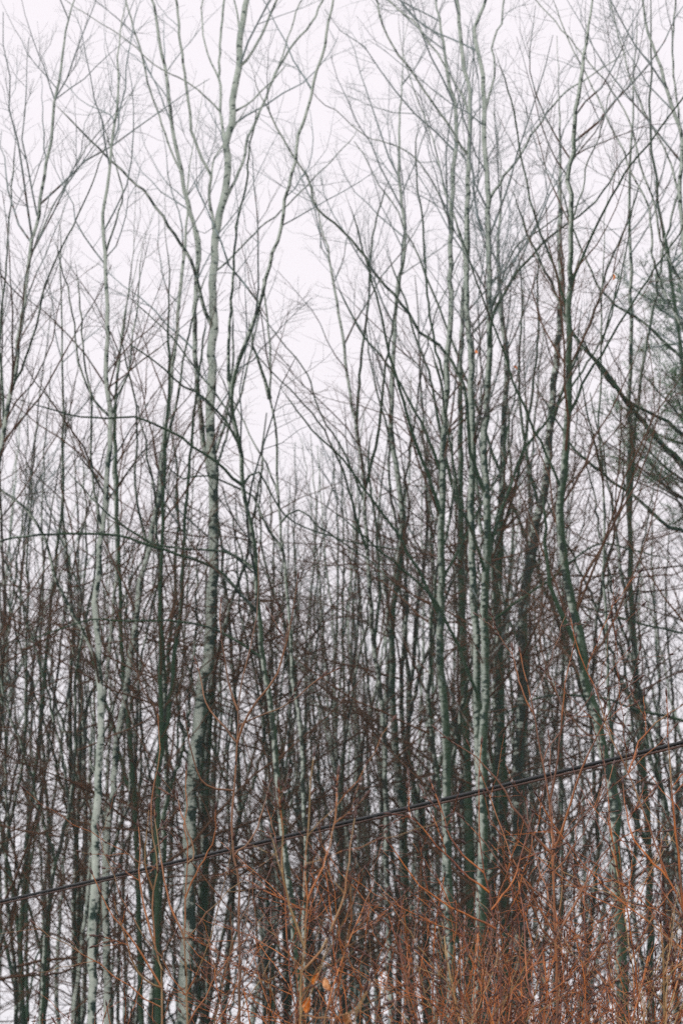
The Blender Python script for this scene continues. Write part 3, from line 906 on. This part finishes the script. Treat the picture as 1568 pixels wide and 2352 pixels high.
TALL = [proto_tree(17.0, rng.uniform(0.036, 0.05), (4.0, 4.4), f, 0.28, 24, rng.normal(0, 0.06)) for f in (1, 2, 1, 0, 2)]
LOW = [proto_tree(11.5, rng.uniform(0.03, 0.045), (5.0, 5.6), f, 0.22, 28, rng.normal(0, 0.08)) for f in (1, 0, 2, 1, 0, 2)]
used = set()


def put(protos, X, D, H, label, group, color, twig):
    k = int(rng.integers(len(protos)))
    p = protos[k]
    b = at(X, 2352, D)
    b[2] = -0.05
    s = H / p['height']
    sw = rng.uniform(0.75, 1.35)
    sc = (s * sw, s * sw, s)
    rz = rng.uniform(0, 6.28)
    if p.name in used:
        copy_thing(p, b, rz, sc, label, group, color, twig)
    else:
        used.add(p.name)
        p.location = b
        p.rotation_euler = (0, 0, rz)
        p.scale = sc
        p['label'] = label
        p['group'] = group
        for c in p.children:
            c.color = color if c.name.split('.')[0] in ('trunk', 'limb') else twig


def bark_colour():
    u = rng.random()
    if u < 0.24:
        return (rng.uniform(0.6, 0.9), rng.uniform(0.35, 0.55), rng.uniform(0.2, 0.5), 1)
    if u < 0.5:
        return (rng.uniform(0.0, 0.3), rng.uniform(0.65, 0.9), rng.uniform(0.3, 0.6), rng.uniform(0.2, 0.7))
    return (rng.uniform(-0.1, 0.2), rng.uniform(0.4, 0.59), rng.uniform(0.7, 1.1), rng.uniform(0.2, 0.7))


MARKS = [(-1e9, 'at the left edge'), (120, 'behind the white barked trunk'), (300, 'behind the dark green forked pole'), (410, 'behind the tallest pale trunk'), (570, 'behind the leaning lichened tree'),
         (760, 'behind the brown middle trunk'), (920, 'behind the mossy whip'), (1000, 'behind the lichened column'), (1070, 'behind the twin pale trunks'), (1165, 'behind the near black trunk'),
         (1290, 'behind the kinked mossy trunk'), (1480, 'at the right edge')]


def where(X):
    return [t for x, t in MARKS if x <= X][-1]


def tone(c):
    return 'pale grey' if c[0] > 0.55 else ('mossy green' if c[1] > 0.595 else 'dark brown')


def far(D, H):
    return ('tall ' if H > 12.5 else ('short ' if H < 9 else '')) + ('distant' if D > 50 else 'slim')


GM = 'slender bare trees among the bold trunks'
GB = 'dark bare trees massed in the wood behind'
GU = 'brushy undergrowth trees'
for X, D, H in [(20, 31, 13.6), (110, 34, 12.6), (-60, 30, 14), (165, 36, 12.4), (1530, 31, 17.5), (1640, 33, 18),
                (1235, 35, 15.0), (960, 34, 14.0), (780, 37, 12.6), (-120, 33, 15), (1160, 37, 14.5), (340, 37, 12.2), (860, 38, 13.4)]:
    bc = bark_colour()
    put(TALL, X, D, H, '%s bare tree %s, nearer than the massed wood' % (tone(bc), where(X)), GM, bc, (rng.uniform(0.5, 0.8), rng.uniform(0.25, 0.5), 0, 1))


def wood_height(X, D):
    """how high the mass behind stands, from where its top shows"""
    Y = np.interp(X, [-300, 0, 150, 330, 520, 640, 700, 800, 950, 1150, 1300, 1420, 1500, 1568, 1900], [600, 650, 830, 900, 960, 1000, 1000, 940, 860, 780, 900, 1200, 1150, 900, 800])
    return at(X, Y + rng.uniform(-20, 420), D)[2]


nb = 0
for i in range(78):
    D = 33 + 36 * rng.random() ** 0.9
    X = rng.uniform(-330, 1900)
    if 1400 < X < 1500 and rng.random() < 0.6:
        X -= 420
    bc, H = bark_colour(), wood_height(X, D)
    put(LOW if rng.random() < 0.7 else TALL, X, D, H, '%s %s tree in the massed wood %s' % (far(D, H), tone(bc), where(X)), GB, bc,
        (rng.uniform(0.3, 0.7), rng.uniform(0.15, 0.45), 0, 1))
for i in range(42):
    D = 30 + 30 * rng.random()
    X = rng.uniform(-300, 1850)
    bc, H = bark_colour(), at(X, rng.uniform(1150, 1650), D)[2]
    put(LOW, X, D, H, '%s %s tree in the massed wood %s' % (far(D, H), tone(bc), where(X)), GB, bc, (rng.uniform(0.3, 0.7), rng.uniform(0.1, 0.35), 0, 1))

TWIGGY = [proto_tree(9.5, rng.uniform(0.024, 0.034), (6.0, 6.0), f, 0.25, 40, rng.normal(0, 0.12), True, (45, 85), 0.03, (0.16, 0.34)) for f in (1, 2, 1, 2)]
for X, D, H in [(-80, 28, 9.5), (0, 30, 10.5), (60, 27, 9.0), (140, 31, 10.5), (190, 29, 9.5), (300, 31, 10.8), (350, 28, 9.8), (400, 30, 10.4), (520, 31, 10.0), (570, 29, 9.0), (700, 31, 9.6), (760, 30, 9.2),
                (830, 31, 10.5), (960, 29, 10.6), (1000, 31, 11.5), (1090, 32, 12.5), (1180, 29, 11.5), (1260, 31, 11.5), (1340, 33, 9.5), (1530, 31, 9.6), (1600, 30, 11.0),
                (230, 33, 11.2), (450, 33, 10.6), (655, 31, 9.4), (880, 33, 11.4), (1130, 34, 12.4)]:
    put(TWIGGY, X, D, H, '%s reddish twiggy tree of middling height %s' % ('spreading' if H > 10.3 else ('smaller' if H < 9.3 else 'dense'), where(X)), 'reddish twiggy trees of middling height', (0.2, 0.55, 0.8, 1), (rng.uniform(0.6, 0.9), 0.12, 0, 1))

# ---------------------------------------------------------------- undergrowth between the trunks
BRUSH = [proto_tree(5.2, rng.uniform(0.022, 0.035), (5.0, 5.0), f, 0.12, 26, rng.normal(0, 0.1), False, (40, 75), 0.04, (0.2, 0.4)) for f in (3, 4, 3)]
for i in range(15):
    D = 28 + 14 * rng.random()
    X = rng.uniform(-200, 1750)
    put(BRUSH, X, D, rng.uniform(3.4, 5.6), 'brown twiggy undergrowth among the trunk feet, ' + where(X).replace('behind', 'near'), GU, (0.25, 0.45, 0.9, 1), (rng.uniform(0.7, 0.95), 0.2, 0, 1))

# ---------------------------------------------------------------- cable
ca, cb = at(0, 2072, 13.0), at(1568, 1713, 9.3)
dirc = cb - ca
ends = [ca - dirc * 1.6, cb + dirc * 1.15]
K = 90
u = np.linspace(0, 1, K)[:, None]
line = ends[0] * (1 - u) + ends[1] * u
line[:, 2] -= 0.10 * (1 - (2 * u[:, 0] - 1) ** 2) - 0.092
cb0 = line[0].copy()
cable = thing('overhead_cable', 'black twin strand cable slung low across the front of the trees', 'cable', cb0)
for dz, rad, mat, lab in ((0.0066, 0.0082, CABLE, 'black upper strand'), (-0.0076, 0.0052, CABLE2, 'brown lower strand')):
    tb = Tubes()
    tb.add(line - cb0 + np.array((0, 0, dz)), np.full(K, rad), 8)
    link('strand', tb.mesh('strand'), mat, cable, label=lab)


# ---------------------------------------------------------------- saplings in front
def bud_set(tb, P, R, n_per=1.0, size=0.021):
    """long pointed buds: one at each tip, others along the nodes"""
    N, K, _ = P.shape
    tip, T = P[:, -1], norm(P[:, -1] - P[:, -2])
    pos, dr, sz = [tip], [T], [np.full(N, size * 1.25)]
    for k in range(1, K - 1):
        m = rng.random(N) < n_per
        t = norm(P[m, k + 1] - P[m, k - 1])
        rv = rng.normal(size=t.shape)
        sd = norm(rv - t * (rv * t).sum(1, keepdims=True))
        pos.append(P[m, k])
        dr.append(norm(t + sd * 0.75))
        sz.append(np.full(len(t), size) * rng.uniform(0.7, 1.1, len(t)))
    pos, dr, sz = np.vstack(pos), np.vstack(dr), np.concatenate(sz)
    u = np.array((0, 0.3, 0.6, 1.0))
    B = pos[:, None] + dr[:, None] * (sz[:, None] * u[None])[..., None]
    r = sz[:, None] * np.array((0.07, 0.15, 0.125, 0.008))[None]
    tb.add(B, r, 4)
    return pos


def sapling_parts(root, stems, radii, d1, d2, base, tint, d3=0.0, lim=(0.2, 1.0), t0=0.3, drops=True):
    """stems: (N,K,3) local; each is a mesh of its own, the shoots and buds are joined"""
    for q, r in zip(stems, radii):
        tb = Tubes()
        tb.add(q, r, 7, 0.03)
        link('stem', tb.mesh('stem'), SHOOT, root, tint)
    K = 30
    P = np.array([spline(np.column_stack([q, r]), K) for q, r in zip(stems, radii)])
    PP, RR = P[:, :, :3], P[:, :, 3]
    tb = Tubes()
    P1, R1 = grow(PP, RR, seg_len(PP).sum() * d1, (t0, 0.97), (34, 62), (0.18, 0.42), 0.5, lim, 0.030, 0.06, 0.11, 9, 0.0028, 0.0013, 0.45)
    tb.add(P1, R1, 4)
    P2, R2 = grow(P1, R1, seg_len(P1).sum() * d2, (0.15, 0.97), (32, 58), (0.25, 0.5), 0.4, (0.08, 0.5), 0.025, 0.07, 0.14, 6, 0.0026, 0.0012, 0.55)
    tb.add(P2, R2, 4)
    tips = [P1, P2]
    if d3:
        P3, R3 = grow(P2, R2, seg_len(P2).sum() * d3 * 1.35, (0.15, 0.97), (35, 60), (0.3, 0.6), 0.3, (0.05, 0.25), 0.02, 0.09, 0.13, 5, 0.002, 0.0010, 0.6)
        tb.add(P3, R3, 3)
        tips.append(P3)
    link('shoots', tb.mesh('shoots'), SHOOT, root, tint, 'stuff', 'thin zigzag shoots')
    tb = Tubes()
    bud_set(tb, P1, R1, 0.8)
    bud_set(tb, P2, R2, 0.7, 0.018)
    if d3:
        bud_set(tb, P3, R3, 0.3, 0.010)
    bud_set(tb, PP[:, -8:], RR[:, -8:], 0.7)
    link('buds', tb.mesh('buds'), BUD, root, tint, 'stuff', 'long pointed dark buds')
    if drops:
        tb = Tubes()
        al = tips[1].reshape(-1, 3)
        k = rng.choice(len(al), min(10, len(al)), replace=False)
        c = al[k] - np.array((0, 0, 0.0035))
        u = np.linspace(-1, 1, 6)
        B = c[:, None] + np.array((0, 0, 1.0))[None, None] * (u * 0.0034)[None, :, None]
        tb.add(B, np.tile(0.0034 * np.sqrt(np.maximum(0.02, 1 - u ** 2)), (len(k), 1)), 8)
        link('water_drops', tb.mesh('water_drops'), DROP, root, None, 'stuff', 'hanging rain drops')
    return tips


def survey_sapling(label, D, stems, tint, d=(5.0, 6.0, 0), lim=(0.15, 0.7)):
    Q, R = [], []
    for i, (pts, w0, w1, slope) in enumerate(stems):
        p = tracked(pts, D, slope)
        if pts[0][1] >= 2350:
            dn = p[0] - p[1]
            if abs(dn[2]) > 0.02:
                b = np.array((p[0][0] + 0.35 * dn[0] / abs(dn[2]) * p[0][2], D, -0.1))
                p = np.vstack([b, p])
        elif Q:
            q0 = p[0]
            c = min(((np.linalg.norm(q - q0, axis=1).min(), j) for j, q in enumerate(Q)))
            k = int(np.argmin(np.linalg.norm(Q[c[1]] - q0, axis=1)))
            p[:, 1] += Q[c[1]][k][1] - p[0][1]
            p[0] = Q[c[1]][k]
        L = np.linalg.norm(np.diff(p, axis=0), axis=1).sum()
        K = max(12, int(L / 0.05))
        q = wobble(spline(p, K), 0.0015)
        Q.append(q)
        R.append(width(np.linspace(w0, w1, K), D) / 2)
    base = Q[0][0].copy()
    base[2] = 0
    root = thing('sapling', label, 'sapling', base, 'young saplings along the front')
    tips = sapling_parts(root, [q - base for q in Q], R, d[0], d[1], base, tint, d[2], lim, 0.35)
    return root, base, tips


CS = half([(1100, 1568), (1105, 1300), (1095, 1100), (1100, 950), (1075, 800), (1060, 700), (1070, 530), (1085, 350), (1095, 200), (1095, 100)], 0, 1567.5)
survey_sapling('tallest brown sapling, in front of the cable, left of the middle', 7.2,
    [(CS + [(555, 1568), (570, 1500), (585, 1440), (592, 1350), (595, 1270)], 12, 2, 0),
     ([(549, 1620), (525, 1567), (515, 1500), (507, 1440), (507, 1385)], 5, 2, 0.1),
     ([(545, 1720), (560, 1660), (590, 1610), (630, 1560), (660, 1470), (683, 1330)], 6, 2, -0.2),
     ([(552, 1690), (525, 1682), (495, 1647), (470, 1607), (462, 1567), (450, 1520)], 5, 2, 0.2),
     ([(537, 1835), (480, 1807), (450, 1767), (435, 1707), (425, 1647)], 5, 2, -0.2),
     ([(553, 1650), (610, 1640), (670, 1610), (730, 1560), (770, 1540)], 4, 2, 0.3),
     ([(537, 1967), (575, 1930), (600, 1870), (620, 1800)], 5, 2, 0.2)], (0.35, 0.75, 0, 1), (2.6, 4.0, 0), (0.1, 0.4))
survey_sapling('tan sapling forking below the cable, left of the tallest brown sapling', 6.8,
    [([(372, 2352), (370, 2240), (356, 2170), (352, 2050), (362, 1990), (352, 1930), (348, 1850), (360, 1770), (368, 1720), (362, 1640)], 9, 2, 0),
     ([(356, 2150), (330, 2080), (320, 2000), (325, 1950), (318, 1900)], 5, 2, 0.2),
     ([(352, 2060), (335, 1990), (335, 1930), (342, 1860)], 4, 2, -0.2),
     ([(372, 2260), (330, 2200), (290, 2140), (255, 2100), (235, 2060), (212, 2010)], 5, 2, 0.1),
     ([(374, 2290), (330, 2250), (300, 2200), (280, 2130), (262, 2070)], 5, 2, -0.2)], (0.5, 0.35, 0, 1), (3.2, 5.0, 0), (0.1, 0.5))
survey_sapling('olive sapling in front of the tallest pale trunk, crossing the cable', 6.6,
    [([(428, 2352), (426, 2240), (425, 2150), (424, 2050), (432, 1960), (424, 1890), (430, 1840), (428, 1770)], 9, 2, 0),
     ([(426, 2140), (400, 2100), (380, 2040), (365, 1950), (355, 1860)], 5, 2, 0.2),
     ([(425, 2060), (450, 2010), (490, 1930), (495, 1860)], 4, 2, -0.2),
     ([(424, 2000), (445, 1960), (420, 1880), (408, 1830)], 4, 2, 0.1)], (0.5, 0.4, 0, 1), (3.2, 5.0, 0), (0.1, 0.5))
survey_sapling('thick stemmed brown sapling crossing the cable at right', 7.0,
    [([(1280, 2352), (1277, 2200), (1271, 2067), (1267, 1917), (1262, 1850), (1256, 1800), (1240, 1720), (1228, 1650), (1215, 1590), (1195, 1500)], 12, 2.5, 0),
     ([(1269, 1962), (1219, 1912), (1204, 1887), (1179, 1857), (1154, 1807), (1114, 1762), (1084, 1732), (1044, 1707), (1004, 1677)], 6, 2, 0.1),
     ([(1262, 1850), (1280, 1750), (1290, 1640), (1300, 1560), (1320, 1470)], 5, 2, -0.15),
     ([(1225, 1640), (1205, 1600), (1190, 1560), (1175, 1490)], 4, 2, 0.2),
     ([(1275, 2150), (1330, 2060), (1370, 1980), (1420, 1930), (1480, 1900)], 6, 2, 0.2),
     ([(1268, 1970), (1300, 1880), (1330, 1780), (1370, 1690), (1420, 1600), (1465, 1560)], 6, 2, -0.2),
     ([(1272, 2100), (1220, 2040), (1160, 2000), (1100, 1920), (1060, 1880)], 5, 2, 0.2)], (0.3, 0.45, 0, 1), (3.6, 5.0, 0), (0.12, 0.5))
survey_sapling('orange stemmed sapling leaning in from the bottom right corner', 6.4,
    [([(1600, 2352), (1590, 2200), (1568, 2092), (1539, 2032), (1524, 1992), (1484, 1887), (1459, 1817), (1439, 1767), (1419, 1727), (1399, 1687), (1374, 1607), (1359, 1567), (1330, 1500), (1310, 1420)], 10, 2, 0),
     ([(1530, 2000), (1480, 1960), (1450, 1920), (1437, 1860), (1430, 1800)], 5, 2, 0.2),
     ([(1570, 2100), (1560, 2000), (1550, 1900), (1540, 1800), (1535, 1700), (1530, 1600)], 6, 2, -0.1),
     ([(1440, 1770), (1470, 1700), (1520, 1650), (1568, 1620)], 4, 2, 0.2)], (0.42, 0, 0, 1), (3.2, 5.0, 0), (0.12, 0.5))
survey_sapling('rusty sapling spreading left below the cable, right of the middle', 6.6,
    [([(1150, 2352), (1150, 2260), (1140, 2140), (1120, 2040), (1108, 1990), (1100, 1900), (1100, 1800), (1105, 1710)], 9, 2, 0),
     ([(1125, 2060), (1060, 2000), (1000, 1940), (950, 1880), (900, 1870)], 5, 2, 0.1),
     ([(1140, 2150), (1050, 2090), (980, 2050), (930, 1990), (895, 1940)], 5, 2, -0.1),
     ([(1112, 2010), (1060, 1960), (1030, 1910), (1010, 1850), (990, 1800)], 4, 2, 0.2),
     ([(1130, 2100), (1180, 2020), (1200, 1950), (1220, 1880)], 4, 2, 0.2)], (0.3, 0, 0, 1), (3.6, 5.0, 0), (0.12, 0.5))
lr, lb, lt = survey_sapling('sapling holding bright orange dead leaves at the bottom middle', 5.2,
    [([(690, 2352), (692, 2240), (700, 2150), (705, 2060), (698, 1980), (708, 1900), (712, 1820), (720, 1740)], 8, 2, 0),
     ([(692, 2250), (740, 2180), (780, 2080), (800, 1980), (815, 1880)], 5, 2, 0.1),
     ([(700, 2160), (665, 2080), (648, 1990), (650, 1900), (640, 1810)], 5, 2, -0.2),
     ([(691, 2310), (713, 2282), (733, 2238), (748, 2195), (752, 2140)], 3, 1.5, 0.0),
     ([(690, 2340), (740, 2340), (795, 2332), (830, 2300), (850, 2250)], 3, 1.5, 0.0),
     ([(705, 2060), (745, 1980), (770, 1880), (775, 1780)], 4, 2, 0.2)], (0.55, 0, 0, 1), (4.0, 6.0, 0), (0.12, 0.5))
for k, (X, Y, s, m_, ro, lab) in enumerate([(733, 2238, 0.85, LEAF, (0.3, 0.2, 0.5), 'bright orange curled leaf'), (747, 2245, 0.95, LEAF2, (0.2, -0.5, -0.4), 'pale buff folded leaf'),
                                            (713, 2290, 0.95, LEAF, (-0.2, 0.25, 0.2), 'bright orange hanging leaf'), (795, 2330, 1.0, LEAF2, (0.3, -0.6, 0.2), 'buff leaf at the bottom edge')]):
    t = at(X, Y, 5.2) - lb
    al = np.vstack([x.reshape(-1, 3) for x in lt])
    e = al[int(np.argmin(np.hypot(al[:, 0] - t[0], al[:, 2] - t[2]) + 0.05 * np.abs(al[:, 1])))]
    hang_leaf(lr, t, s * 0.5, k, m_, lab, ro)


def proto_sapling(H, n_stem, r, d, lim, d3):
    root = thing('sapling', '', 'sapling', (0, 0, 0))
    Q, R = [], []
    for k in range(n_stem):
        a = rng.uniform(0, 6.28)
        dd = norm(np.array((math.cos(a) * 0.20, math.sin(a) * 0.20, 1.0)))
        p = [np.array((math.cos(a) * 0.03 * k, math.sin(a) * 0.03 * k, -0.1))]
        h = H * (1.0 if k == 0 else rng.uniform(0.75, 0.98))
        n = 14
        for j in range(n):
            dd = norm(dd + np.array((rng.normal(0, 0.07), rng.normal(0, 0.07), 0.04)))
            p.append(p[-1] + dd * (h + 0.1) / n)
        q = wobble(spline(p, int(h / 0.06)), 0.002)
        Q.append(q)
        R.append(np.linspace(r * rng.uniform(0.8, 1.1), 0.0022, len(q)))
    sapling_parts(root, Q, R, d[0], d[1], None, (0.4, 0, 0, 1), d3, lim, 0.42)
    root['height'] = H
    return root


SAP = [proto_sapling(2.8, k, rng.uniform(0.006, 0.009), (5.6, 5.4), (0.2, 0.9), 0.0) for k in (2, 3, 2, 3)] + \
      [proto_sapling(2.5, 3, 0.0055, (4.6, 4.6), (0.2, 0.8), 0.9) for k in range(3)]
sused = set()


def put_sapling(i, X, D, H, label, group, tint):
    p = SAP[i % len(SAP)]
    b = at(X, 2352, D)
    b[2] = -0.03
    s = H / p['height']
    rz = rng.uniform(0, 6.28)
    if p.name in sused:
        o = copy_thing(p, b, rz, (s,) * 3, label, group, None, tint)
    else:
        sused.add(p.name)
        o = p
        p.location = b
        p.rotation_euler = (0, 0, rz)
        p.scale = (s,) * 3
        p['label'] = label
        p['group'] = group
        for c in p.children:
            c.color = tint
    return o


rng = np.random.default_rng(7)
for i in range(28):
    u = rng.random()
    X = 330 + (1720 - 330) * (u ** 0.62)
    D = rng.uniform(6.2, 10.5)
    top = np.interp(X, [200, 300, 450, 700, 1000, 1300, 1568], [2240, 2120, 2010, 1930, 1870, 1780, 1720]) + rng.uniform(0, 330)
    top = min(top, 2300)
    H = at(X, top, D)[2]
    tn = rng.choice([0.22, 0.32, 0.42, 0.6, 0.75], p=[0.38, 0.30, 0.2, 0.08, 0.04])
    put_sapling(int(rng.choice(7, p=[.19, .19, .19, .19, .08, .08, .08])), X, D, H, '%s thicket sapling along the bottom, %s' % ('tan' if tn > 0.55 else 'rust brown', where(X).replace('behind', 'in front of')), 'thicket of rust brown saplings', (tn, 0, 0, 1))

for p in SAP + TALL + LOW + TWIGGY + BRUSH:                     # patterns that found no place
    if p.name not in used and p.name not in sused:
        for c in list(p.children):
            bpy.data.objects.remove(c)
        bpy.data.objects.remove(p)

# ---------------------------------------------------------------- misty air
hb = NB('haze_air')
hb.t.nodes.remove(hb.p)
vol = hb.n('ShaderNodeVolumePrincipled')
vol.inputs['Color'].default_value = (0.60, 0.92, 0.96, 1)
vol.inputs['Density'].default_value = 0.0008
hb.l(vol.outputs[0], hb.out.inputs['Volume'])
hx, hy0, hy1, hz0, hz1 = 125.0, -45.0, 205.0, -1.6, 27.0
hv = np.array([(x, y, z) for z in (hz0, hz1) for y in (hy0, hy1) for x in (-hx, hx)], float)
hf = np.array([(0, 2, 3, 1), (4, 5, 7, 6), (0, 1, 5, 4), (2, 6, 7, 3), (0, 4, 6, 2), (1, 3, 7, 5)])
hm = raw_mesh('haze', hv, hf)
hm.polygons.foreach_set('use_smooth', np.zeros(6, dtype=bool))
link('haze', hm, hb.m, kind='stuff', label='thin mist filling the wood')
